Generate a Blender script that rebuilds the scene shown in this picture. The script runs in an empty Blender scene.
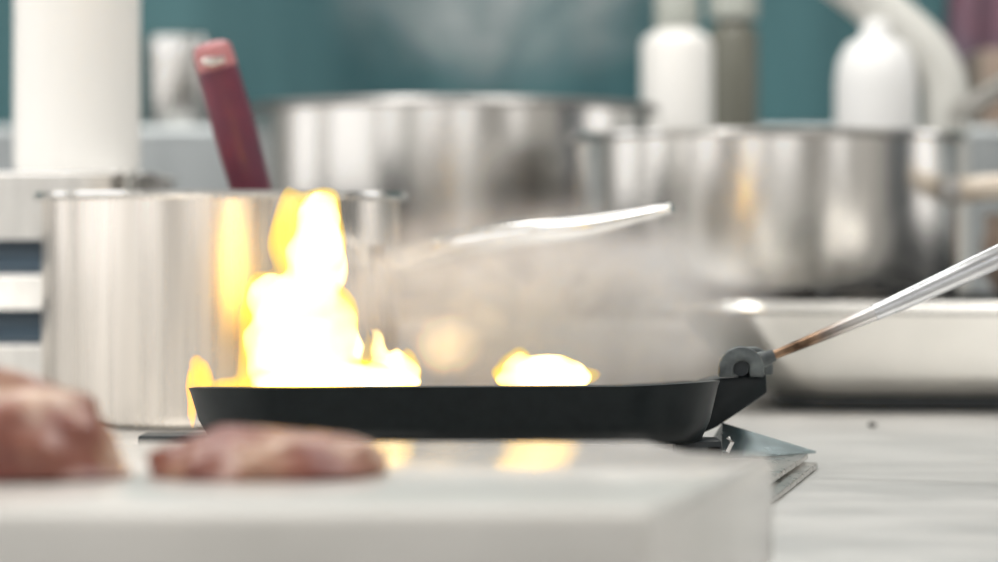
import bpy, bmesh, math, random
from mathutils import Vector, Matrix, noise
random.seed(4)
C = bpy.context.scene.collection
F = 2885.0            # focal length in pixels of a 998 px wide frame
EYE = 1.01            # eye height; the countertop is at 0.90
CT = 0.90
PI = math.pi

def P(px, py, d):
    """the point seen at pixel px,py at distance d from the camera"""
    return Vector(((px - 499) * d / F, d, EYE - (py - 253) * d / F))
def L(n, d): return n * d / F

# ------------------------------------------------------------------ materials
def mat(name, col, rough=.5, metal=0.0, **kw):
    m = bpy.data.materials.new(name); m.use_nodes = True
    b = m.node_tree.nodes['Principled BSDF']
    b.inputs['Base Color'].default_value = (*col, 1)
    b.inputs['Roughness'].default_value = rough
    b.inputs['Metallic'].default_value = metal
    for k, v in kw.items():
        b.inputs[k.replace('_', ' ')].default_value = v
    return m

def noisy(m, c1, c2, scale=(1, 1, 1), nscale=8.0, detail=4, lo=.35, hi=.65, bump=0.0, rough=None, dist=.002):
    """object-space noise between two colours, optionally bump and roughness variation"""
    nt = m.node_tree; N = nt.nodes; b = N['Principled BSDF']
    tc = N.new('ShaderNodeTexCoord'); mp = N.new('ShaderNodeMapping')
    mp.inputs['Scale'].default_value = scale
    no = N.new('ShaderNodeTexNoise'); no.inputs['Scale'].default_value = nscale; no.inputs['Detail'].default_value = detail
    cr = N.new('ShaderNodeValToRGB')
    cr.color_ramp.elements[0].position = lo; cr.color_ramp.elements[1].position = hi
    cr.color_ramp.elements[0].color = (*c1, 1); cr.color_ramp.elements[1].color = (*c2, 1)
    nt.links.new(tc.outputs['Object'], mp.inputs['Vector']); nt.links.new(mp.outputs[0], no.inputs['Vector'])
    nt.links.new(no.outputs['Fac'], cr.inputs['Fac']); nt.links.new(cr.outputs['Color'], b.inputs['Base Color'])
    if bump:
        bp = N.new('ShaderNodeBump'); bp.inputs['Strength'].default_value = bump; bp.inputs['Distance'].default_value = dist
        nt.links.new(no.outputs['Fac'], bp.inputs['Height']); nt.links.new(bp.outputs['Normal'], b.inputs['Normal'])
    if rough:
        mr = N.new('ShaderNodeMapRange'); mr.inputs['To Min'].default_value = rough[0]; mr.inputs['To Max'].default_value = rough[1]
        nt.links.new(no.outputs['Fac'], mr.inputs['Value']); nt.links.new(mr.outputs[0], b.inputs['Roughness'])
    return m

def steel(name, col=(.72, .70, .67), rough=.22, streak=(60, 60, 1.5)):
    m = mat(name, col, rough, 1.0)
    c2 = tuple(min(1, c * 1.08) for c in col); c1 = tuple(c * .92 for c in col)
    return noisy(m, c1, c2, streak, 3, 3, rough=(rough * .8, rough * 1.25))

M = {}
M['steel'] = steel('polished steel')
M['steel_warm'] = steel('warm steel', (.76, .71, .65), .27)
M['steel_tray'] = steel('smooth tray steel', (.70, .69, .66), .24, (2, 2, 2))
M['steel_rim'] = steel('bright steel rim', (.85, .84, .82), .15)
M['steel_dull'] = steel('dull steel', (.42, .41, .40), .38)
M['counter'] = noisy(mat('brushed countertop', (.7, .69, .67), .3, 1.0), (.56, .555, .54), (.64, .63, .61), (3, 4, 1), 5, 4, rough=(.34, .46))
M['counter'].node_tree.nodes['Principled BSDF'].inputs['Metallic'].default_value = .75
M['board'] = noisy(mat('glossy pale board', (.66, .64, .60), .16, Specular_IOR_Level=.30), (.58, .57, .54), (.68, .665, .635), (3, 3, 3), 4, 4, rough=(.10, .17))
M['iron'] = noisy(mat('black cast iron', (.012, .018, .020), .35, .0, Specular_IOR_Level=.28), (.004, .008, .010), (.006, .011, .013), (1, 1, 1), 160, 4, bump=.10, rough=(.30, .42), dist=.0003)
M['iron_lug'] = noisy(mat('grey worn iron', (.11, .12, .12), .42, .5), (.07, .08, .085), (.15, .17, .17), (1, 1, 1), 120, 4)
M['handle_heat'] = noisy(mat('heat tinted brown metal', (.2, .12, .07), .3, .9), (.06, .035, .022), (.26, .17, .11), (1, 1, 1), 90, 4)
def heat():
    m = M['handle_heat']; nt = m.node_tree; N = nt.nodes; b = N['Principled BSDF']
    src = b.inputs['Base Color'].links[0].from_socket
    tc = N.new('ShaderNodeTexCoord'); sx = N.new('ShaderNodeSeparateXYZ'); mr = N.new('ShaderNodeMapRange'); mr.interpolation_type = 'SMOOTHSTEP'
    mr.inputs['From Min'].default_value = .178; mr.inputs['From Max'].default_value = .212
    mx = N.new('ShaderNodeMix'); mx.data_type = 'RGBA'; mx.inputs[7].default_value = (.58, .57, .56, 1)
    nt.links.new(tc.outputs['Object'], sx.inputs[0]); nt.links.new(sx.outputs['X'], mr.inputs['Value'])
    nt.links.new(mr.outputs[0], mx.inputs[0]); nt.links.new(src, mx.inputs[6]); nt.links.new(mx.outputs[2], b.inputs['Base Color'])
heat()
M['handle'] = steel('handle steel', (.60, .61, .63), .25, (3, 60, 60))
M['burner'] = steel('burner plate steel', (.42, .50, .52), .25, (30, 30, 30))
M['burner_edge'] = steel('burner edge steel', (.62, .60, .57), .28, (30, 30, 30))
M['black'] = mat('black enamel', (.010, .016, .020), .4)
M['white'] = mat('white glazed', (.86, .85, .82), .3)
M['white_plastic'] = mat('white plastic', (.84, .845, .84), .42)
M['olive'] = mat('olive glass', (.16, .16, .13), .3)
M['cap_grey'] = mat('grey green cap', (.40, .42, .38), .45)
M['cream'] = mat('cream painted metal', (.70, .70, .66), .35)
M['red_wood'] = noisy(mat('dark red handle', (.18, .03, .06), .38), (.085, .022, .045), (.15, .026, .05), (1, 1, 1), 30, 3)
M['red_end'] = mat('worn pink end', (.42, .17, .18), .45)
M['navy'] = mat('dark blue lid', (.045, .07, .095), .35)
M['navy_clothlike'] = mat('dark blue rubber', (.03, .05, .08), .5)
M['beige'] = noisy(mat('pale wood handle', (.62, .54, .44), .4), (.58, .50, .41), (.68, .61, .52), (3, 20, 20), 6)
M['brown_clay'] = noisy(mat('brown glazed clay', (.36, .28, .22), .35), (.30, .22, .17), (.42, .34, .28), (1, 1, 1), 14)
M['maroon'] = noisy(mat('maroon cloth', (.20, .12, .15), .8), (.15, .13, .17), (.28, .12, .16), (1, 1, 1), 7)
M['wallpaint'] = mat('grey wall paint', (.68, .67, .65), .7)
M['dark'] = mat('dark panel', (.10, .11, .12), .6)
M['floor'] = noisy(mat('floor tiles', (.35, .33, .31), .5), (.30, .28, .26), (.38, .36, .34), (1, 1, 1), 3)
M['ceiling'] = mat('ceiling paint', (.8, .8, .79), .8)
M['backsplash'] = steel('blue grey steel', (.42, .45, .46), .35, (6, 6, 1))
M['crumb'] = mat('dark crumb', (.03, .025, .02), .8)

# teal wall: glossy panels, the hue drifting from panel to panel
def teal():
    m = mat('teal wall panels', (.05, .17, .19), .35)
    nt = m.node_tree; N = nt.nodes; b = N['Principled BSDF']
    tc = N.new('ShaderNodeTexCoord'); mp = N.new('ShaderNodeMapping'); mp.inputs['Scale'].default_value = (2.6, .01, .25)
    no = N.new('ShaderNodeTexNoise'); no.inputs['Scale'].default_value = 2.2; no.inputs['Detail'].default_value = 3
    cr = N.new('ShaderNodeValToRGB')
    cr.color_ramp.elements[0].position = .36; cr.color_ramp.elements[1].position = .68
    cr.color_ramp.elements[0].color = (.012, .070, .082, 1); cr.color_ramp.elements[1].color = (.060, .165, .182, 1)
    nt.links.new(tc.outputs['Object'], mp.inputs['Vector']); nt.links.new(mp.outputs[0], no.inputs['Vector'])
    nt.links.new(no.outputs['Fac'], cr.inputs['Fac']); nt.links.new(cr.outputs['Color'], b.inputs['Base Color'])
    return m
M['teal'] = teal()

# raw meat
def meat():
    m = mat('raw meat', (.35, .12, .09), .38, 0, Subsurface_Weight=.15, Subsurface_Scale=.006)
    nt = m.node_tree; N = nt.nodes; b = N['Principled BSDF']
    tc = N.new('ShaderNodeTexCoord'); mp = N.new('ShaderNodeMapping'); mp.inputs['Scale'].default_value = (1, 1, .7)
    mp.inputs['Rotation'].default_value = (0, .5, .2)
    no = N.new('ShaderNodeTexNoise'); no.inputs['Scale'].default_value = 42; no.inputs['Detail'].default_value = 3; no.inputs['Distortion'].default_value = .5
    cr = N.new('ShaderNodeValToRGB')
    e = cr.color_ramp.elements
    e[0].position = .36; e[0].color = (.17, .045, .032, 1)
    e[1].position = .66; e[1].color = (.58, .42, .33, 1)
    x = e.new(.50); x.color = (.25, .10, .068, 1)
    x = e.new(.60); x.color = (.36, .21, .14, 1)
    nt.links.new(tc.outputs['Object'], mp.inputs['Vector']); nt.links.new(mp.outputs[0], no.inputs['Vector'])
    nt.links.new(no.outputs['Fac'], cr.inputs['Fac']); nt.links.new(cr.outputs['Color'], b.inputs['Base Color'])
    bp = N.new('ShaderNodeBump'); bp.inputs['Strength'].default_value = .4; bp.inputs['Distance'].default_value = .002
    nt.links.new(no.outputs['Fac'], bp.inputs['Height']); nt.links.new(bp.outputs['Normal'], b.inputs['Normal'])
    return m
M['meat'] = meat()
M['meat_fat'] = noisy(mat('meat fat', (.62, .52, .46), .4), (.52, .38, .32), (.68, .60, .54), (1, 1, 1), 60)

def fire(name, emis, strength, absorb=None, dens=0.0):
    m = bpy.data.materials.new(name); m.use_nodes = True
    nt = m.node_tree; N = nt.nodes; N.clear()
    out = N.new('ShaderNodeOutputMaterial')
    em = N.new('ShaderNodeEmission'); em.inputs['Color'].default_value = (*emis, 1); em.inputs['Strength'].default_value = strength
    if dens:
        ab = N.new('ShaderNodeVolumeAbsorption'); ab.inputs['Color'].default_value = (*absorb, 1); ab.inputs['Density'].default_value = dens
        ad = N.new('ShaderNodeAddShader')
        nt.links.new(em.outputs[0], ad.inputs[0]); nt.links.new(ab.outputs[0], ad.inputs[1]); nt.links.new(ad.outputs[0], out.inputs['Volume'])
    else:
        nt.links.new(em.outputs[0], out.inputs['Volume'])
    return m
M['fire_core'] = fire('flame core', (1, .63, .19), 880)
M['fire_fringe'] = fire('flame fringe', (1, .60, .08), 110, (1, .86, .16), 62)
M['fire_orange'] = fire('orange flame', (1, .50, .05), 380, (1, .6, .05), 130)

def smoke(name, dens, nscale, lo, hi, centre, radii, col=(.93, .90, .90)):
    """scattering haze, thinning towards the rim of an ellipsoid"""
    m = bpy.data.materials.new(name); m.use_nodes = True
    nt = m.node_tree; N = nt.nodes; N.clear()
    out = N.new('ShaderNodeOutputMaterial')
    sc = N.new('ShaderNodeVolumeScatter'); sc.inputs['Color'].default_value = (*col, 1); sc.inputs['Anisotropy'].default_value = .2
    tc = N.new('ShaderNodeTexCoord')
    mp = N.new('ShaderNodeMapping'); mp.inputs['Scale'].default_value = [1 / r for r in radii]
    ln = N.new('ShaderNodeVectorMath'); ln.operation = 'LENGTH'
    fall = N.new('ShaderNodeMapRange'); fall.interpolation_type = 'SMOOTHSTEP'
    fall.inputs['From Min'].default_value = 1.0; fall.inputs['From Max'].default_value = .25
    fall.inputs['To Min'].default_value = 0; fall.inputs['To Max'].default_value = 1
    no = N.new('ShaderNodeTexNoise'); no.inputs['Scale'].default_value = nscale; no.inputs['Detail'].default_value = 2; no.inputs['Distortion'].default_value = .6
    mr = N.new('ShaderNodeMapRange'); mr.inputs['From Min'].default_value = lo; mr.inputs['From Max'].default_value = hi
    mu = N.new('ShaderNodeMath'); mu.operation = 'MULTIPLY'; mu2 = N.new('ShaderNodeMath'); mu2.operation = 'MULTIPLY'; mu2.inputs[1].default_value = dens
    k = nt.links.new
    k(tc.outputs['Object'], mp.inputs['Vector']); k(mp.outputs[0], ln.inputs[0]); k(ln.outputs['Value'], fall.inputs['Value'])
    k(tc.outputs['Object'], no.inputs['Vector']); k(no.outputs['Fac'], mr.inputs['Value'])
    k(fall.outputs[0], mu.inputs[0]); k(mr.outputs[0], mu.inputs[1]); k(mu.outputs[0], mu2.inputs[0]); k(mu2.outputs[0], sc.inputs['Density'])
    k(sc.outputs[0], out.inputs['Volume'])
    return m

# ------------------------------------------------------------------ helpers
def root_loc(o):
    while o.parent: o = o.parent
    return Vector(o.location)

def obj(name, bm, m, parent=None, smooth=True, origin=None, sharp=35):
    """link a bmesh given in world coordinates as ONE mesh object"""
    bmesh.ops.recalc_face_normals(bm, faces=bm.faces[:])
    off = root_loc(parent) if parent else (Vector(origin) if origin is not None else Vector((0, 0, 0)))
    bmesh.ops.translate(bm, verts=bm.verts[:], vec=-off)
    me = bpy.data.meshes.new(name); bm.to_mesh(me); bm.free()
    me.materials.append(m)
    if smooth:
        me.polygons.foreach_set('use_smooth', [True] * len(me.polygons))
        try: me.set_sharp_from_angle(angle=math.radians(sharp))
        except Exception: pass
    o = bpy.data.objects.new(name, me); C.objects.link(o)
    if parent: o.parent = parent
    else: o.location = off
    return o

def tag(o, label=None, cat=None, group=None, kind=None):
    if label: o['label'] = label
    if cat: o['category'] = cat
    if group: o['group'] = group
    if kind: o['kind'] = kind
    return o

def thing(name, label, cat, loc, group=None):
    o = bpy.data.objects.new(name, None); C.objects.link(o)
    o.location = loc; o.empty_display_size = .02
    return tag(o, label, cat, group)

def box(bm, x0, x1, y0, y1, z0, z1, bev=0.0, seg=2):
    r = bmesh.ops.create_cube(bm, size=1)
    vs = r['verts']
    for v in vs:
        v.co = Vector(((x0 + x1) / 2 + v.co.x * (x1 - x0), (y0 + y1) / 2 + v.co.y * (y1 - y0), (z0 + z1) / 2 + v.co.z * (z1 - z0)))
    if bev:
        es = list({e for v in vs for e in v.link_edges})
        bmesh.ops.bevel(bm, geom=es, offset=bev, segments=seg, profile=.5, affect='EDGES')
    return bm
def B(*a, **k): return box(bmesh.new(), *a, **k)

def lathe(prof, cx, cy, n=64, bm=None, closed=False):
    """prof: list of (r, z) from the bottom axis round to the end"""
    bm = bm or bmesh.new(); rings = []
    for r, z in prof:
        if r < 1e-6: rings.append([bm.verts.new((cx, cy, z))])
        else: rings.append([bm.verts.new((cx + r * math.cos(2 * PI * i / n), cy + r * math.sin(2 * PI * i / n), z)) for i in range(n)])
    pairs = list(zip(rings, rings[1:]))
    if closed: pairs.append((rings[-1], rings[0]))
    for a, b in pairs:
        for i in range(n):
            j = (i + 1) % n
            if len(a) == 1 and len(b) == 1: continue
            if len(a) == 1: bm.faces.new((a[0], b[i], b[j]))
            elif len(b) == 1: bm.faces.new((a[i], a[j], b[0]))
            else: bm.faces.new((a[i], a[j], b[j], b[i]))
    return bm

def tube(path, rad, n=14, bm=None, flat=1.0, up=Vector((0, 0, 1))):
    """swept round or flattened bar through path; rad number or list; flat scales it sideways"""
    bm = bm or bmesh.new(); path = [Vector(p) for p in path]
    if not isinstance(rad, (list, tuple)): rad = [rad] * len(path)
    rings = []
    for i, p in enumerate(path):
        t = (path[min(i + 1, len(path) - 1)] - path[max(i - 1, 0)]).normalized()
        s = t.cross(up)
        if s.length < 1e-4: s = t.cross(Vector((0, 1, 0)))
        s.normalize(); u = s.cross(t).normalized()
        rings.append([bm.verts.new(p + (s * math.cos(2 * PI * k / n) * flat + u * math.sin(2 * PI * k / n)) * rad[i]) for k in range(n)])
    for a, b in zip(rings, rings[1:]):
        for k in range(n):
            bm.faces.new((a[k], a[(k + 1) % n], b[(k + 1) % n], b[k]))
    bm.faces.new(rings[0][::-1]); bm.faces.new(rings[-1])
    return bm

def smoothpath(pts, n=8):
    pts = [Vector(p) for p in pts]; out = []
    for i in range(len(pts) - 1):
        p0, p1, p2, p3 = pts[max(i - 1, 0)], pts[i], pts[i + 1], pts[min(i + 2, len(pts) - 1)]
        for k in range(n):
            t = k / n
            out.append(.5 * ((2 * p1) + (p2 - p0) * t + (2 * p0 - 5 * p1 + 4 * p2 - p3) * t * t + (3 * p1 - p0 - 3 * p2 + p3) * t ** 3))
    out.append(pts[-1]); return out

def rrect(hx, hy, r, n=10):
    pts = []
    for (sx, sy, a0) in ((1, 1, 0), (-1, 1, 90), (-1, -1, 180), (1, -1, 270)):
        for k in range(n + 1):
            a = math.radians(a0 + 90 * k / n)
            pts.append(((hx - r) * sx + r * math.cos(a), (hy - r) * sy + r * math.sin(a)))
    return pts

def loft(levels, xf, capa=True, capb=True, n=10):
    """levels: (hx, hy, r, z); xf maps a local point into the world"""
    bm = bmesh.new(); rings = []
    for hx, hy, r, z in levels:
        rings.append([bm.verts.new(xf(Vector((x, y, z)))) for x, y in rrect(hx, hy, r, n)])
    m = len(rings[0])
    for a, b in zip(rings, rings[1:]):
        for k in range(m):
            bm.faces.new((a[k], a[(k + 1) % m], b[(k + 1) % m], b[k]))
    if capa: bm.faces.new(rings[0][::-1])
    if capb: bm.faces.new(rings[-1])
    return bm

def prism(pts2, a, b, axis='z', bm=None):
    """extrude a closed outline; axis z: pts (x, y); axis y: pts (x, z)"""
    bm = bm or bmesh.new()
    mk = (lambda p, q: (p[0], p[1], q)) if axis == 'z' else (lambda p, q: (p[0], q, p[1]))
    lo = [bm.verts.new(mk(p, a)) for p in pts2]; hi = [bm.verts.new(mk(p, b)) for p in pts2]
    bm.faces.new(lo[::-1]); bm.faces.new(hi); n = len(pts2)
    for i in range(n): bm.faces.new((lo[i], lo[(i + 1) % n], hi[(i + 1) % n], hi[i]))
    return bm

def bevel_all(bm, off, seg=3, ang=30):
    bm.normal_update()
    es = [e for e in bm.edges if len(e.link_faces) == 2 and e.calc_face_angle(0) > math.radians(ang)]
    bmesh.ops.bevel(bm, geom=es, offset=off, segments=seg, profile=.5, affect='EDGES'); return bm

def struct(name, bm, m):
    o = obj(name, bm, m, smooth=False); o['kind'] = 'structure'; return o

# ------------------------------------------------------------------ the room
X0, X1, Y0, Y1, ZC = -2.3, 2.6, -2.6, 4.0, 2.7
struct('floor', B(X0 - .1, X1 + .1, Y0 - .1, Y1 + .1, -.1, 0), M['floor'])
struct('ceiling', B(X0 - .1, X1 + .1, Y0 - .1, Y1 + .1, ZC, ZC + .1), M['ceiling'])
struct('wall_back', B(X0 - .1, X1 + .1, Y1, Y1 + .1, 0, ZC), M['teal'])
def wall_open(name, axis, c0, c1, a0, a1, holes, m):
    """a wall with window openings (each: from, to, sill, head)"""
    bm = bmesh.new()
    def bx(u0, u1, z0, z1):
        if axis == 'x': box(bm, c0, c1, u0, u1, z0, z1)
        else: box(bm, u0, u1, c0, c1, z0, z1)
    u = a0
    for (h0, h1, s, t) in holes:
        bx(u, h0, 0, ZC); bx(h0, h1, 0, s); bx(h0, h1, t, ZC); u = h1
    bx(u, a1, 0, ZC)
    struct(name, bm, m)
wall_open('wall_left', 'x', X0 - .1, X0, Y0, Y1, [(-1.6, .1, .45, 2.4), (.5, 2.1, .45, 2.4), (2.45, 3.2, .45, 2.4)], M['wallpaint'])
wall_open('wall_right', 'x', X1, X1 + .1, Y0, Y1, [(-1.1, -.1, .9, 2.3), (2.6, 3.5, .5, 2.3)], M['wallpaint'])
struct('dark_reflection_panel_1', B(X1 - .05, X1 - .002, 1.65, 2.5, .002, 2.1), M['navy'])  # unseen dark panel, added for the dark stripe reflected in the low pot
wall_open('wall_front', 'y', Y0 - .1, Y0, X0 - .1, X1 + .1, [(-1.7, -.35, .9, 2.4), (.15, 1.5, .9, 2.4)], M['wallpaint'])
struct('trim_backsplash', bevel_all(B(X0, X1, 3.70, 3.999, 0, EYE + L(253 - 124, 3.7)), .01, 2), M['backsplash'])

# ------------------------------------------------------------------ counter and range
bm = B(-1.5, 1.5, .32, 2.349, CT - .04, CT, bev=.006)
ct = obj('countertop', bm, M['counter'])
tag(ct, 'wide brushed steel countertop running under the board, burner and pans', 'countertop')
bm = B(-1.45, 1.45, .40, 2.33, 0, CT - .0405)
cb = obj('base_cabinet', bm, M['steel_dull'], smooth=False)
tag(cb, 'steel base cabinet carrying the brushed countertop', 'cabinet')

RT = .955
rg = thing('cooking_range', 'steel cooking range with black grates behind the countertop', 'stove', (0, 2.95, 0))
obj('range_body', B(-1.4, 1.4, 2.352, 3.695, 0, RT, bev=.008), M['steel_dull'], rg)
for gx in (-.72, -.24, .28, .80):
    bm = bmesh.new()
    for k in range(5):
        box(bm, gx - .2 + k * .1 - .006, gx - .2 + k * .1 + .006, 2.385, 3.0, RT + .0005, RT + .015)
    for yy in (2.39, 2.6, 2.8, 2.99):
        box(bm, gx - .22, gx + .22, yy - .006, yy + .006, RT + .0004, RT + .0149)
    obj('grate', bm, M['black'], rg, smooth=False)

# ------------------------------------------------------------------ cutting board with raw meat
BT = EYE - .07
fp = [(.0411, .786), (.0957, 1.0), (.070, 1.018), (.058, 1.075), (-.42, 1.075), (-.42, .786)]
bm = prism(fp, CT + .0003, BT)
bevel_all(bm, .0045, 4, 20)
bo = obj('cutting_board', bm, M['board'], sharp=50)
tag(bo, 'thick pale glossy board with raw meat on it, in front of the pan', 'cutting board')

def meat_piece(name, cx, cy, hx, hy, h, seed, label, lean=0.0, group=None):
    bm = bmesh.new(); bmesh.ops.create_icosphere(bm, subdivisions=5, radius=1)
    for v in bm.verts:
        p = v.co.copy()
        n1 = noise.noise(p * 1.3 + Vector((seed, 0, 0))); n2 = noise.noise(p * 3.6 + Vector((0, seed, 0)))
        q = p * (1 + .20 * n1 + .09 * n2)
        # squarer than a ball: a slab of muscle lying flat
        z = max(0.0, q.z) ** .75 if p.z > 0 else q.z * .04
        f = 1.0
        v.co = Vector((cx + q.x * hx * f + lean * z * hx, cy + q.y * hy * f, BT + .0002 + z * h))
    zmin = min(v.co.z for v in bm.verts)
    for v in bm.verts: v.co.z = max(BT + .0004, v.co.z - (zmin - BT - .0004))
    o = obj(name, bm, M['meat'], origin=(cx, cy, BT), sharp=180)
    return tag(o, label, 'raw meat', group)
meat_piece('raw_meat', -.170, .906, .056, .036, .0325, 3.1, 'larger lump of raw reddish meat cut off by the picture edge, on the board', -.10)
meat_piece('raw_meat', -.0745, .909,   .0375, .030, .0138, 11.7, 'smaller flat pale-streaked piece of raw meat below the black pan', .02)

# ------------------------------------------------------------------ burner under the pan
bc = Vector((-.0115, 1.47, CT))
bu = thing('gas_burner', 'low silver burner plate under the black pan', 'burner', bc)
def diamond(h, z0, z1, dx=0, top=None):
    k = h - .174
    pts = [(bc.x + h, bc.y), (bc.x + .04 + k, bc.y + h - .01), (bc.x - .06 - k, bc.y + h - .01), (bc.x - h, bc.y), (bc.x - .125 - k, bc.y - .215 - k), (bc.x + .130 + k, bc.y - .215 - k)]
    return prism(pts, z0, z1)
obj('base_plate', bevel_all(diamond(.174, CT + .0003, CT + .0032), .0006, 2), M['burner_edge'], bu)
obj('middle_plate', bevel_all(diamond(.158, CT + .0034, CT + .0048), .0004, 1), M['black'], bu)
obj('upper_plate', bevel_all(diamond(.169, CT + .005, CT + .0078), .0006, 2), M['burner_edge'], bu)
obj('burner_head', lathe([(0, CT + .008), (.045, CT + .008), (.047, CT + .0105), (.040, CT + .0125), (0, CT + .0125)], bc.x, bc.y, 40), M['black'], bu)
def fin(side, r0, zr):
    """raised corner wing: ridge sloping down to the corner tip"""
    bm = bmesh.new(); s = side; zt = CT + .0080
    tip = bm.verts.new((bc.x + s * .173, bc.y, zt + .001)); tipb = bm.verts.new((bc.x + s * .173, bc.y, zt))
    a = bm.verts.new((bc.x + s * r0, bc.y - .048, zt)); b = bm.verts.new((bc.x + s * r0, bc.y + .048, zt))
    rdg = bm.verts.new((bc.x + s * (r0 + .004), bc.y - .004, zr)); inn = bm.verts.new((bc.x + s * r0, bc.y, zt))
    bm.faces.new((tip, a, rdg)); bm.faces.new((tip, rdg, b)); bm.faces.new((rdg, a, inn)); bm.faces.new((rdg, inn, b))
    bm.faces.new((tip, tipb, a)); bm.faces.new((tip, b, tipb)); bm.faces.new((tipb, b, inn, a))
    return obj('corner_wing', bm, M['burner'], bu, smooth=False)
fin(1, .121, EYE - .0862)
# dark foot blocks carrying the pan
for (px, py, w) in ((697, 446, .011), (712, 450, .004)):
    p = P(px, py, 1.40)
    obj('pan_support', B(p.x - w, p.x + w, 1.385, 1.415, CT + .008, p.z + .0035, bev=.001), M['black'], bu)
p = P(165, 436, 1.47)
obj('pan_support', B(p.x - .012, p.x + .03, 1.455, 1.485, CT + .0079, p.z + .001, bev=.001), M['black'], bu)
p = P(733, 447, 1.385)
obj('hinge', tube([P(727, 452, 1.36), P(732, 442, 1.36), P(728, 437, 1.36)], .0012, 8), M['steel_rim'], bu)

# ------------------------------------------------------------------ the black pan
pc = Vector((-.0215, 1.47, EYE - .0688))           # middle of the rim plane
tilt = Matrix.Rotation(-math.atan(.0468), 4, 'X')  # near rim lifted: rim plane goes through the eye
pan = thing('grill_pan', 'black square cast iron grill pan holding the flames', 'frying pan', (pc.x, pc.y, pc.z - .026))
def pxf(v):
    w = v.copy()
    k = max(0, min(1, -w.z / .026))
    w.z += (1 - k) * max(0, (w.x - .04) / .088) ** 2 * .0035   # rim sweeping up to the handle
    w.z -= k * (.0005 + .011 * (w.x))               # slightly deeper towards the handle
    return tilt @ w + pc
H = .128
lv = [(H - .013, H - .013, .040, -.0250), (H - .009, H - .009, .043, -.0235), (H - .005, H - .005, .045, -.016), (H - .001, H - .001, .047, -.002), (H, H, .048, 0),
      (H - .0035, H - .0035, .046, .0006), (H - .0045, H - .0045, .045, -.002), (H - .010, H - .010, .042, -.016), (H - .014, H - .014, .040, -.0195)]
body = obj('pan_body', loft(lv, pxf, n=14), M['iron'], pan, sharp=50)
bm = bmesh.new()
for k in range(11):
    y = -.10 + k * .02
    vs = box(bm, -.108, .108, y - .002, y + .002, -.0200, -.0172)
for v in bm.verts: v.co = pxf(v.co)
obj('grill_rib', bm, M['iron'], body, smooth=False)
# bracket carrying the handle
pp = lambda x, y, d=1.47: (P(x, y, d).x, P(x, y, d).z)
br = obj('bracket', bevel_all(prism([pp(700, 381), pp(718, 376), pp(748, 374), pp(763, 372), pp(764, 391), pp(738, 409), pp(714, 425), pp(698, 432)], 1.452, 1.488, 'y'), .0012, 2), M['iron'], pan)
def arch(px, py, d, R, r, m, w):
    c = P(px, py, d); bm = bmesh.new()
    outer = [(c.x + R * math.cos(a), c.z + R * math.sin(a)) for a in [PI * k / 16 for k in range(17)]]
    inner = [(c.x + r * math.cos(a), c.z + r * math.sin(a)) for a in [PI * k / 16 for k in range(17)]]
    ol = [(c.x + R, c.z - .004)] + outer + [(c.x - R, c.z - .004)]
    il = [(c.x + r, c.z - .004)] + inner + [(c.x - r, c.z - .004)]
    prism(ol + il[::-1], d - w, d + w, 'y', bm)
    return bevel_all(bm, .0012, 2, 40)
lug = obj('lug', arch(741, 369, 1.449, .0114, .0040, None, .004), M['iron_lug'], pan)
lug['label'] = 'worn grey arched lug'
obj('lug', arch(752, 367, 1.483, .0105, .0045, None, .004), M['iron_lug'], pan)['label'] = 'worn grey arched lug'
obj('pivot_pin', tube([P(741, 368, 1.447), P(750, 364, 1.492)], .0041, 16), M['black'], pan)
a, b = P(757, 362, 1.468), P(1150, 190, 1.46)
def hl(t): return a.lerp(b, t) + Vector((0, 0, -.0012 * math.sin(PI * min(1, t * 1.6))))
ts = [i / 40 for i in range(41)]
def hr(t):
    return .0026 + (.0060 - .0026) * min(1, max(0, (t - .06) / .5))
hs = [t for t in ts if t <= .326]; hn = [t for t in ts if t >= .30]
hb = obj('handle', tube([hl(t) for t in hn], [hr(t) for t in hn], 18), M['handle'], pan)
hb['label'] = 'silver metal handle'
sh = obj('handle_shank', tube([hl(t) for t in hs], [hr(t) * .93 for t in hs], 16), M['handle_heat'], pan)
sh['label'] = 'heat-browned handle shank'
tube_c = tube([a + Vector((-.006, 0, -.001)), hl(.012), hl(.045)], [.0046, .0044, .003], 16)
obj('handle_collar', tube_c, M['iron_lug'], pan)

# ------------------------------------------------------------------ flames
def ell(bm, px, py, rx, rz, d=1.47, ky=.75, lean=0.0, point=0.0):
    """one lobe of flame; point>0 draws its top out into a tongue"""
    c = P(px, py, d); RX, RZ = L(rx, d), L(rz, d)
    r = bmesh.ops.create_icosphere(bm, subdivisions=4, radius=1)
    for v in r['verts']:
        q = v.co.copy()
        up = max(0, q.z)
        s = 1 - point * up
        v.co = Vector((c.x + q.x * RX * s + lean * RX * up, c.y + q.y * RX * ky * s, c.z + q.z * RZ))
def wiggle(bm, amp, sc, seed):
    for v in bm.verts:
        p = v.co * sc + Vector((seed, 0, 0))
        v.co += Vector((noise.noise(p), noise.noise(p + Vector((7, 3, 1))), noise.noise(p + Vector((1, 9, 4))))) * amp
def flame(name, bm, m, parent=None, vox=.0016, floor_z=None, origin=None, sm=4):
    o = obj(name, bm, m, parent, origin=origin, sharp=180)
    r = o.modifiers.new('r', 'REMESH'); r.mode = 'VOXEL'; r.voxel_size = vox; r.use_smooth_shade = True
    s = o.modifiers.new('s', 'SMOOTH'); s.iterations = sm
    return o
def ground(bm, dz=.0175):
    """keep the fire above the pan floor"""
    for v in bm.verts:
        zf = pc.z - (v.co.y - pc.y) * .0468 - dz
        if v.co.z < zf: v.co.z = zf + (v.co.z - zf) * .02

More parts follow.
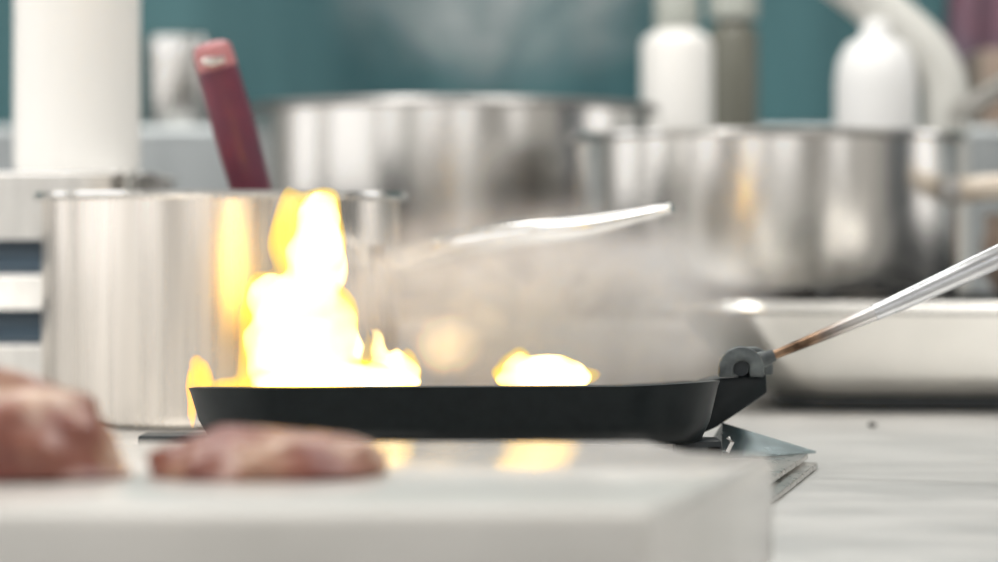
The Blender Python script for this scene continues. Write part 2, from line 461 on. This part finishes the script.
fo = P(320, 400, 1.47)
bm = bmesh.new()
ell(bm, 335, 380, 84, 16, ky=.6); ell(bm, 302, 350, 50, 44); ell(bm, 292, 312, 38, 42, lean=.15)
ell(bm, 316, 270, 29, 76, lean=-.05, point=.05); ell(bm, 318, 226, 24, 36); ell(bm, 270, 300, 22, 26); ell(bm, 262, 345, 17, 50, point=.3)
ell(bm, 336, 330, 26, 48, point=.55); ell(bm, 376, 356, 12, 33, lean=-.35, point=.85); ell(bm, 396, 366, 22, 22, point=.3); ell(bm, 412, 364, 8, 16, point=.5)
wiggle(bm, .004, 60, 2.0); wiggle(bm, .0035, 120, 4.0); ground(bm)
fl = flame('flame', bm, M['fire_core'], origin=(fo.x, fo.y, pc.z - .017))
tag(fl, 'tall white-hot main flame leaping from the black pan', 'flame')
bm = bmesh.new()
ell(bm, 300, 240, 30, 58, point=.1, lean=-.1); ell(bm, 264, 305, 27, 32, point=.2); ell(bm, 262, 345, 26, 55, point=.3)
ell(bm, 330, 378, 92, 18, ky=.6); ell(bm, 306, 330, 56, 60, point=.3); ell(bm, 318, 240, 30, 56); ell(bm, 402, 369, 23, 22, point=.3); ell(bm, 376, 356, 12, 34, lean=-.3, point=.7)
ell(bm, 236, 382, 30, 8)
wiggle(bm, .007, 45, 5.0); ground(bm)
f2 = flame('flame_fringe', bm, M['fire_fringe'], fl, vox=.002); f2['label'] = 'thin yellow outer flame'

bm = bmesh.new()
ell(bm, 543, 380, 48, 13, ky=.6); ell(bm, 545, 370, 38, 15); ell(bm, 518, 366, 16, 18, point=.5); ell(bm, 562, 366, 20, 13, point=.3)
wiggle(bm, .003, 70, 8.0); ground(bm)
fr_ = P(543, 395, 1.47)
fs = flame('flame', bm, M['fire_core'], origin=(fr_.x, fr_.y, pc.z - .017))
tag(fs, 'small low flame nearer the handle side of the pan', 'flame')
bm = bmesh.new()
ell(bm, 543, 376, 54, 17, ky=.6); ell(bm, 518, 366, 20, 20, point=.2); ell(bm, 560, 368, 24, 14)
wiggle(bm, .004, 70, 9.0); ground(bm)
f3 = flame('flame_fringe', bm, M['fire_fringe'], fs, vox=.002); f3['label'] = 'thin yellow outer flame'

bm = bmesh.new()
ell(bm, 201, 376, 13, 17, 1.46, point=.1); ell(bm, 197, 364, 7, 10, 1.46); ell(bm, 190, 395, 3.5, 26, 1.44, ky=2); ell(bm, 194, 412, 3, 18, 1.44, ky=2)
wiggle(bm, .0012, 90, 3.0)
fo2 = P(193, 424, 1.45)
fe = flame('flame', bm, M['fire_orange'], origin=(fo2.x, fo2.y, fo2.z), vox=.0009, sm=2)
tag(fe, 'thin orange lick of fire curling over the handleless end of the pan', 'flame')

fc, fr3 = P(446, 346, 1.50), (.022, .018, .0205)
def faint():
    """emission fading out towards the rim of the wisp, broken up by noise"""
    m = smoke('faint flame', 60, 70, .2, .6, fc, fr3); nt = m.node_tree; N = nt.nodes
    sc = next(n for n in N if n.bl_idname == 'ShaderNodeVolumeScatter'); out = next(n for n in N if n.bl_idname == 'ShaderNodeOutputMaterial')
    src = sc.inputs['Density'].links[0].from_socket
    em = N.new('ShaderNodeEmission'); em.inputs['Color'].default_value = (1, .66, .26, 1)
    nt.links.new(src, em.inputs['Strength']); nt.links.new(em.outputs[0], out.inputs['Volume']); N.remove(sc)
    return m
bm = bmesh.new(); bmesh.ops.create_icosphere(bm, subdivisions=4, radius=1)
for v in bm.verts: v.co = Vector((v.co.x * fr3[0], v.co.y * fr3[1], v.co.z * fr3[2])) + fc
tag(obj('flame', bm, faint(), origin=fc, sharp=180), 'faint pale wisp of flame between the tall and the low flame', 'flame')

# ------------------------------------------------------------------ smoke and steam
def puff(name, label, c, radii, dens, ns, lo, hi, col):
    bm = bmesh.new(); bmesh.ops.create_icosphere(bm, subdivisions=4, radius=1)
    for v in bm.verts: v.co = Vector((v.co.x * radii[0], v.co.y * radii[1], v.co.z * radii[2])) + c
    o = obj(name, bm, smoke(name, dens, ns, lo, hi, c, radii, col), origin=c, sharp=180)
    tag(o, label, name, kind='stuff'); return o
puff('smoke', 'pale pinkish smoke drifting up from the burning pan', P(535, 300, 1.58), (.15, .085, .066), 42, 24, .28, .72, (.98, .92, .90))
puff('steam', 'thin grey steam rising over the big stockpot', P(500, 0, 3.2), (.22, .14, .12), 8, 14, .38, .68, (.95, .96, .97))

# ------------------------------------------------------------------ saucepan behind the flame, with the red-handled spatula
def pot(name, label, cat, cx, cy, zb, R, h, m, t=.003, lip=.004, foot=.006):
    th = thing(name, label, cat, (cx, cy, zb))
    prof = [(0, zb), (R - foot * 1.5, zb), (R - foot * .4, zb + foot * .4), (R, zb + foot * 1.6), (R, zb + h - .004), (R + lip, zb + h - .001), (R + lip, zb + h),
            (R - t, zb + h), (R - t, zb + foot * 1.6 + t), (R - foot - t, zb + foot * .5 + t), (0, zb + foot * .5 + t)]
    bd = obj('pot_body', lathe(prof, cx, cy, 96), m, th, sharp=45)
    return th, bd
sd = 1.90; sR = .1175
scx = P(222, 0, sd).x
sp, spb = pot('saucepan', 'tall steel saucepan with long handle behind the main flame', 'saucepan', scx, sd, CT + .0003, sR, .1475, M['steel_warm'])
zr = CT + .1478
obj('rim', lathe([(sR + .0038, zr - .003), (sR + .0055, zr - .0015), (sR + .0048, zr + .0012), (sR - .001, zr + .0014), (sR - .001, zr - .0002), (sR + .0035, zr - .0004)], scx, sd, 96, closed=True), M['steel_rim'], sp)
hp = [P(388, 264, 1.86), P(415, 256, 1.84), P(460, 244, 1.80), P(520, 234, 1.77), P(575, 228, 1.75), P(622, 219, 1.74), P(672, 208, 1.73)]
hp = smoothpath(hp, 6); n = len(hp)
rr = [.0070 if i < n * .1 else (.0084 if i < n * .55 else .0084 - (i / n - .55) / .45 * .0060) for i in range(n)]
hh = obj('handle', tube(hp, rr, 16, flat=1.5), M['steel_rim'], sp)
hh['label'] = 'bright flat steel handle'
obj('handle_mount', bevel_all(prism([(P(385, 0, 1.86).x, P(0, 246, 1.86).z), (P(410, 0, 1.86).x, P(0, 250, 1.86).z), (P(410, 0, 1.86).x, P(0, 266, 1.86).z), (P(385, 0, 1.86).x, P(0, 272, 1.86).z)], 1.845, 1.875, 'y'), .001, 2), M['steel_dull'], sp)

# spatula leaning in the saucepan
top, bot = P(210, 42, 1.85), P(282, 300, 1.87)
st = thing('spatula', 'dark red handled spatula leaning out of the tall saucepan', 'spatula', bot)
ts = [i / 12 for i in range(13)]
e1 = top.lerp(bot, .07); e2 = top.lerp(bot, .60)
obj('handle', tube([e1.lerp(e2, t) for t in ts], [.0128 + .0012 * math.sin(PI * t) for t in ts], 20), M['red_wood'], st)
obj('handle_end', tube([top, top.lerp(bot, .006), top.lerp(bot, .016), top.lerp(bot, .035), e1.lerp(e2, .06)], [.005, .0090, .0117, .0128, .0133], 20), M['red_end'], st)['label'] = 'worn pink handle end'
c = top.lerp(bot, .075) + Vector((-.001, -.0128, 0))
obj('hang_hole_ring', tube([c + Vector((-.006, 0, -.0005)), c + Vector((0, -.0012, -.001)), c + Vector((.008, 0, .0005))], [.002, .0035, .002], 10), M['steel_rim'], st)
obj('shaft', tube([e2, top.lerp(bot, .8)], .004, 12), M['steel'], st)
b0 = top.lerp(bot, .8); dirn = (bot - b0).normalized()
side = dirn.cross(Vector((0, 1, 0))).normalized()
bm = bmesh.new()
q = [b0 - side * .012, b0 + side * .012, bot + side * .028 , bot - side * .028]
lo = [bm.verts.new(v + Vector((0, -.0008, 0))) for v in q]; hi = [bm.verts.new(v + Vector((0, .0008, 0))) for v in q]
bm.faces.new(lo); bm.faces.new(hi[::-1])
for i in range(4): bm.faces.new((lo[i], hi[i], hi[(i + 1) % 4], lo[(i + 1) % 4]))
obj('blade', bm, M['steel'], st, smooth=False)

# ------------------------------------------------------------------ big pots on the range
GZ = RT + .0153
def loop_handle(c, dirx, w, out, r, m, parent, zsq=.012):
    pts = [c + Vector((0, -w, 0)), c + Vector((dirx * out * .8, -w, zsq * .2)), c + Vector((dirx * out, -w * .6, zsq * .3)), c + Vector((dirx * out, w * .6, zsq * .3)), c + Vector((dirx * out * .8, w, zsq * .2)), c + Vector((0, w, 0))]
    return obj('loop_handle', tube(smoothpath(pts, 5), r, 10), m, parent)
d1 = 3.02; R1 = L(200, d1)
c1 = P(450, 0, d1).x
z1t = EYE + L(253 - 100, d1 - R1)
big, _ = pot('stockpot', 'wide tall steel stockpot on the range, behind the handled saucepan', 'stockpot', c1, d1, GZ, R1, z1t - GZ, M['steel'], t=.004, lip=.006)
obj('rim', lathe([(R1 + .004, z1t - .004), (R1 + .010, z1t - .002), (R1 + .008, z1t + .004), (R1 - .002, z1t + .004), (R1 - .002, z1t), (R1 + .004, z1t)], c1, d1, 96, closed=True), M['steel_dull'], big)
for s in (-1, 1): loop_handle(Vector((c1 + s * R1, d1, GZ + .05)), s, .05, .05, .006, M['steel'], big)

d2 = 2.59; R2 = L(190, d2)
c2 = P(766, 0, d2).x
z2t = EYE + L(253 - 131, d2 - R2)
rp, _ = pot('stockpot', 'wide low steel pot on the range, behind the flared roasting tray', 'stockpot', c2, d2, GZ, R2, z2t - GZ, M['steel'], t=.004, lip=.004)
obj('rim', lathe([(R2 + .003, z2t - .003), (R2 + .007, z2t - .001), (R2 + .006, z2t + .003), (R2 - .002, z2t + .003), (R2 - .002, z2t), (R2 + .003, z2t)], c2, d2, 96, closed=True), M['steel_rim'], rp)
hp = [P(948, 192, 2.52), P(985, 188, 2.5), P(1060, 184, 2.48), P(1130, 182, 2.46)]
obj('handle', tube(smoothpath(hp, 5), .0115, 14), M['beige'], rp)['label'] = 'pale beige side handle'
obj('handle_mount', bevel_all(B(P(930, 0, 2.54).x, P(955, 0, 2.54).x, 2.50, 2.55, P(0, 202, 2.52).z, P(0, 180, 2.52).z), .002, 2), M['steel_dull'], rp)

# ------------------------------------------------------------------ roasting tray on the counter
tc_ = Vector((.385, 2.13, CT))
rt = thing('roasting_tray', 'large flared steel roasting tray beside the black pan handle', 'roasting tray', tc_)
th_ = EYE - .0385 - CT
rot = Matrix.Rotation(math.radians(-4), 4, 'Z')
def txf(v): return rot @ v + tc_
hx, hy = .262, .17
tl = [(hx - .075, hy - .040, .05, .010), (hx - .066, hy - .034, .055, .012), (hx - .05, hy - .027, .06, .026), (hx - .008, hy - .006, .075, th_ - .004), (hx + .004, hy + .004, .08, th_ - .002), (hx + .004, hy + .004, .08, th_),
      (hx - .008, hy - .008, .07, th_ - .001), (hx - .05, hy - .030, .058, .028), (hx - .066, hy - .037, .05, .0145)]
obj('tray_body', loft(tl, txf, n=12), M['steel_tray'], rt, sharp=45)
ft = loft([(hx - .085, hy - .05, .045, .0004), (hx - .080, hy - .045, .045, .002), (hx - .080, hy - .045, .045, .0098)], txf, n=12)
f_ = obj('tray_foot', ft, M['black'], rt); f_['label'] = 'black base of the tray'

# ------------------------------------------------------------------ stacked containers and the white jar, far left
sy = 2.20; sx = -.405
levels = [(0, .044, True), (.0658, .0285, True), (.1163, .052, False)]
names = ['steel container with dark blue lid, lowest of the stack by the picture edge',
         'steel container with dark blue lid, middle of the stack by the picture edge',
         'open steel container on top of the stack, carrying the white jar']
for (z, h, lid), lb in zip(levels, names):
    z0 = CT + z + .0004
    t_ = thing('steel_container', lb, 'food container', (sx, sy, z0), 'steel containers stacked behind the tall saucepan')
    cx_ = Vector((sx, sy, z0))
    k = [(.135, .11, .02, 0), (.140, .115, .022, .003), (.146, .121, .024, h - .003), (.150, .125, .026, h - .002), (.150, .125, .026, h - .0002)]
    if not lid: k += [(.143, .118, .024, h - .0004), (.137, .112, .02, h - .010)]
    obj('container_body', loft(k, lambda v: v + cx_, n=6), M['steel_rim'], t_, sharp=40)
    if lid:
        obj('lid', loft([(.148, .123, .025, h), (.148, .123, .025, h + .004), (.134, .110, .02, h + .012), (.132, .108, .02, h + .0215)], lambda v: v + cx_, n=6), M['navy'], t_, sharp=40)['label'] = 'dark blue lid'
ctop = CT + .1163 + .052 + .0004
jx = P(77, 0, 2.2).x; R = L(63, 2.2)
# the jar stands on the top container's floor ledge
jt = thing('utensil_jar', 'tall bright white jar above the steel stack behind the saucepan', 'jar', (jx, 2.2, ctop - .010))
zb = ctop - .0095
obj('jar_body', lathe([(0, zb), (R * .80, zb), (R * .94, zb + .006), (R, zb + .02), (R, zb + .245), (R * 1.04, zb + .25), (R * 1.04, zb + .256), (R * .93, zb + .256), (R * .93, zb + .02), (0, zb + .012)], jx, 2.2, 64), M['white'], jt, sharp=45)
for (dx, lean, h) in ((-.015, -.02, .33), (.02, .025, .35)):
    u = thing('wooden_spoon', 'wooden spoon standing in the white jar, ' + ('leaning outwards' if dx < 0 else 'leaning to the pots'), 'spoon', (jx + dx, 2.2, zb + .014))
    a_ = Vector((jx + dx, 2.2, zb + .016)); b_ = Vector((jx + dx + lean, 2.2, zb + h))
    obj('handle', tube([a_, a_.lerp(b_, .8)], .004, 10), M['beige'], u)
    bm = bmesh.new(); bmesh.ops.create_uvsphere(bm, u_segments=16, v_segments=10, radius=1)
    for v in bm.verts: v.co = Vector((v.co.x * .018, v.co.y * .006, v.co.z * .028)) + a_.lerp(b_, .88)
    obj('bowl', bm, M['beige'], u)

# grey canister on the backsplash ledge
LZ = EYE + L(253 - 124, 3.7)
cxx = P(178, 0, 3.82).x; R = L(36, 3.82); zt = P(0, 32, 3.82).z
cn = thing('canister', 'blurred steel canister on the ledge beside the white jar', 'canister', (cxx, 3.83, LZ + .0004))
obj('canister_body', lathe([(0, LZ + .0004), (R * .95, LZ + .0004), (R, LZ + .006), (R, zt - .03), (0, zt - .03)], cxx, 3.83, 48), M['steel'], cn, sharp=45)
obj('lid', lathe([(0, zt - .0298), (R * 1.03, zt - .0298), (R * 1.03, zt - .008), (R * .6, zt), (0, zt)], cxx, 3.83, 48), M['steel_rim'], cn, sharp=45)

# ------------------------------------------------------------------ bottles and tap behind the low pot
d3 = 3.10
def bottle(name, label, px, rpx, ytop, m, capm, cap_h, neck, d, shoulder, capr, extra=None):
    x = P(px, 0, d).x; R = L(rpx, d); zt = P(0, ytop, d).z; z0 = RT + .0006
    b = thing(name, label, 'bottle', (x, d, z0))
    s = L(shoulder, d)
    prof = [(0, z0), (R * .94, z0), (R, z0 + .006), (R, zt - s), (R * .93, zt - s * .55), (R * .72, zt - s * .2), (R * neck, zt), (R * neck, zt + .008), (0, zt + .008)]
    obj('bottle_body', lathe(prof, x, d, 56), m, b, sharp=60)
    cz = zt + .002
    cp = [(R * neck * 1.02, cz), (R * capr, cz + .001), (R * capr, cz + L(cap_h, d) * .8), (R * capr * .8, cz + L(cap_h, d)), (0, cz + L(cap_h, d))]
    obj('cap', lathe(cp, x, d, 40), capm, b, sharp=45)
    return b, x, zt
bottle('condiment_bottle', 'white bottle with grey cap standing behind the low pot', 677, 36, 30, M['white'], M['cap_grey'], 40, .55, 3.2, 16, .62)
bottle('condiment_bottle', 'narrow olive grey bottle with wide cap beside the white one', 733, 25, 22, M['olive'], M['cap_grey'], 40, .6, 3.38, 14, 1.0)
sb, sx_, szt = bottle('squeeze_bottle', 'white squeeze bottle with tapered top under the curved tap', 876, 41, 36, M['white_plastic'], M['white_plastic'], 14, .36, d3, 46, .34)
# curved tap
tp = thing('kitchen_tap', 'thick cream curved tap arching over the white squeeze bottle', 'tap', (P(944, 0, 3.12).x, 3.12, RT + .0004))
pts = [(944, 300), (944, 200), (944, 115), (941, 80), (925, 50), (893, 20), (862, -6), (830, -30)]
pth = smoothpath([P(x, y, 3.12) for x, y in pts], 6)
pth[0].z = RT + .0010
obj('spout', tube(pth, L(25, 3.12), 20, up=Vector((0, 1, 0))), M['cream'], tp)
obj('tap_base', lathe([(0, RT + .0005), (.038, RT + .0005), (.038, RT + .012), (.030, RT + .016), (0, RT + .016)], P(944, 0, 3.12).x, 3.12, 32), M['steel'], tp)
obj('lever', tube([P(958, 112, 3.08), P(980, 100, 3.04), P(1012, 80, 3.0)], [.010, .011, .011], 12), M['steel'], tp)

# ------------------------------------------------------------------ right edge: clay pot, towel
x = P(1012, 0, 2.78).x; R = L(52, 2.78); z0 = GZ; zt = P(0, 214, 2.78).z
cr_ = thing('clay_pot', 'brown glazed pot at the picture edge beyond the beige handle', 'pot', (x + .02, 2.78, z0))
obj('pot_body', lathe([(0, z0), (R * .7, z0), (R * .95, z0 + .02), (R, z0 + .045), (R * .9, zt - .01), (R * .96, zt), (R * .85, zt), (R * .82, zt - .012), (R * .9, z0 + .045), (0, z0 + .01)], x + .02, 2.78, 48), M['brown_clay'], cr_, sharp=50)
zc = P(0, 150, 3.83).z
bx_ = obj('box', bevel_all(B(P(972, 0, 3.83).x, P(1040, 0, 3.83).x, 3.75, 3.9, LZ + .0005, LZ + .10), .004, 2), M['brown_clay'], origin=(P(1006, 0, 3.83).x, 3.83, LZ))
tag(bx_, 'blurred brown box on the ledge under the hanging maroon cloth', 'box')
# towel hanging from a hook on the teal wall
tw = thing('kitchen_towel', 'blurred maroon and purple cloth hanging on the teal wall', 'towel', (P(985, 0, 3.95).x, 3.95, P(0, 78, 3.95).z))
bm = bmesh.new(); nx, nz = 30, 24
xa, xb = P(946, 0, 3.95).x, P(1070, 0, 3.95).x; za, zb_ = P(0, 82, 3.95).z, P(0, -120, 3.95).z
fr, bk = [], []
for i in range(nx + 1):
    for j in range(nz + 1):
        u, w = i / nx, j / nz
        xx = (xa + xb) / 2 + (u - .5) * (xb - xa) * (1 - .55 * w * w)
        yy = 3.978 + .014 * math.sin(u * 22) * (1 - .3 * w)
        zz = za + (zb_ - za) * w + .006 * math.sin(u * 9)
        fr.append(bm.verts.new((xx, yy, zz))); bk.append(bm.verts.new((xx, yy + .006, zz)))
idx = lambda i, j: i * (nz + 1) + j
for i in range(nx):
    for j in range(nz):
        bm.faces.new((fr[idx(i, j)], fr[idx(i + 1, j)], fr[idx(i + 1, j + 1)], fr[idx(i, j + 1)]))
        bm.faces.new((bk[idx(i, j)], bk[idx(i, j + 1)], bk[idx(i + 1, j + 1)], bk[idx(i + 1, j)]))
for e in [e for e in bm.edges if e.is_boundary]: pass
be = [e for e in bm.edges if e.is_boundary]
bmesh.ops.bridge_loops(bm, edges=be)
obj('cloth', bm, M['maroon'], tw, sharp=70)
obj('hook', tube([(P(1008, 0, 3.97).x, 3.999, zb_ + .01), (P(1008, 0, 3.97).x, 3.95, zb_ + .008), (P(1008, 0, 3.97).x, 3.94, zb_ + .02)], .004, 8), M['steel'], tw)

# crumb on the counter
cp_ = Vector((P(872, 0, 1.82).x, 1.82, CT))
bm = bmesh.new(); bmesh.ops.create_icosphere(bm, subdivisions=2, radius=1)
for v in bm.verts: v.co = Vector((v.co.x * .0028, v.co.y * .0028, v.co.z * .0016)) * (1 + .2 * noise.noise(v.co * 3)) + cp_ + Vector((0, 0, .0017))
tag(obj('crumb', bm, M['crumb'], origin=cp_), 'tiny dark crumb lying alone on the bare countertop', 'crumb')

# ------------------------------------------------------------------ lights
def lamp(x, y, sx_, sy_, power, lb):
    t_ = thing('ceiling_light', lb, 'lamp', (x, y, ZC), 'ceiling lamps')
    obj('housing', B(x - sx_ / 2 - .03, x + sx_ / 2 + .03, y - sy_ / 2 - .03, y + sy_ / 2 + .03, ZC - .05, ZC - .0005), M['cream'], t_, smooth=False)
    d = bpy.data.lights.new('tube', 'AREA'); d.shape = 'RECTANGLE'; d.size = sx_; d.size_y = sy_; d.energy = power; d.color = (1, .97, .93)
    o = bpy.data.objects.new('tube_light', d); C.objects.link(o); o.location = (x, y, ZC - .06)
lamp(-.9, 1.2, .5, 1.6, 60, 'long ceiling lamp over the window side of the kitchen')
lamp(.9, 1.2, .5, 1.6, 45, 'long ceiling lamp over the far side of the kitchen')
lamp(0, 2.9, 1.8, .4, 45, 'long ceiling lamp over the cooking range')

w = bpy.data.worlds.new('daylight'); bpy.context.scene.world = w; w.use_nodes = True
bg = w.node_tree.nodes['Background']; bg.inputs['Color'].default_value = (1, .985, .965, 1); bg.inputs['Strength'].default_value = 3.0

# ------------------------------------------------------------------ camera
cam = bpy.data.cameras.new('camera'); co = bpy.data.objects.new('camera', cam); C.objects.link(co)
co.location = (0, 0, EYE); co.rotation_euler = (PI / 2, 0, 0)
cam.sensor_width = 36; cam.lens = F * 36 / 998; cam.shift_y = -28 / 998
cam.clip_start = .05; cam.clip_end = 50
cam.dof.use_dof = True; cam.dof.focus_distance = 1.37; cam.dof.aperture_fstop = 6.4
s = bpy.context.scene; s.camera = co
s.view_settings.view_transform = 'Standard'; s.view_settings.look = 'None'; s.view_settings.gamma = 1; s.view_settings.use_curve_mapping = False
s.view_settings.exposure = -0.95
try:
    s.cycles.use_denoising = True
    s.cycles.volume_step_rate = 1.0; s.cycles.volume_max_steps = 128; s.cycles.volume_bounces = 1
    s.cycles.sample_clamp_indirect = 6
    s.cycles.max_bounces = 10
except Exception: pass
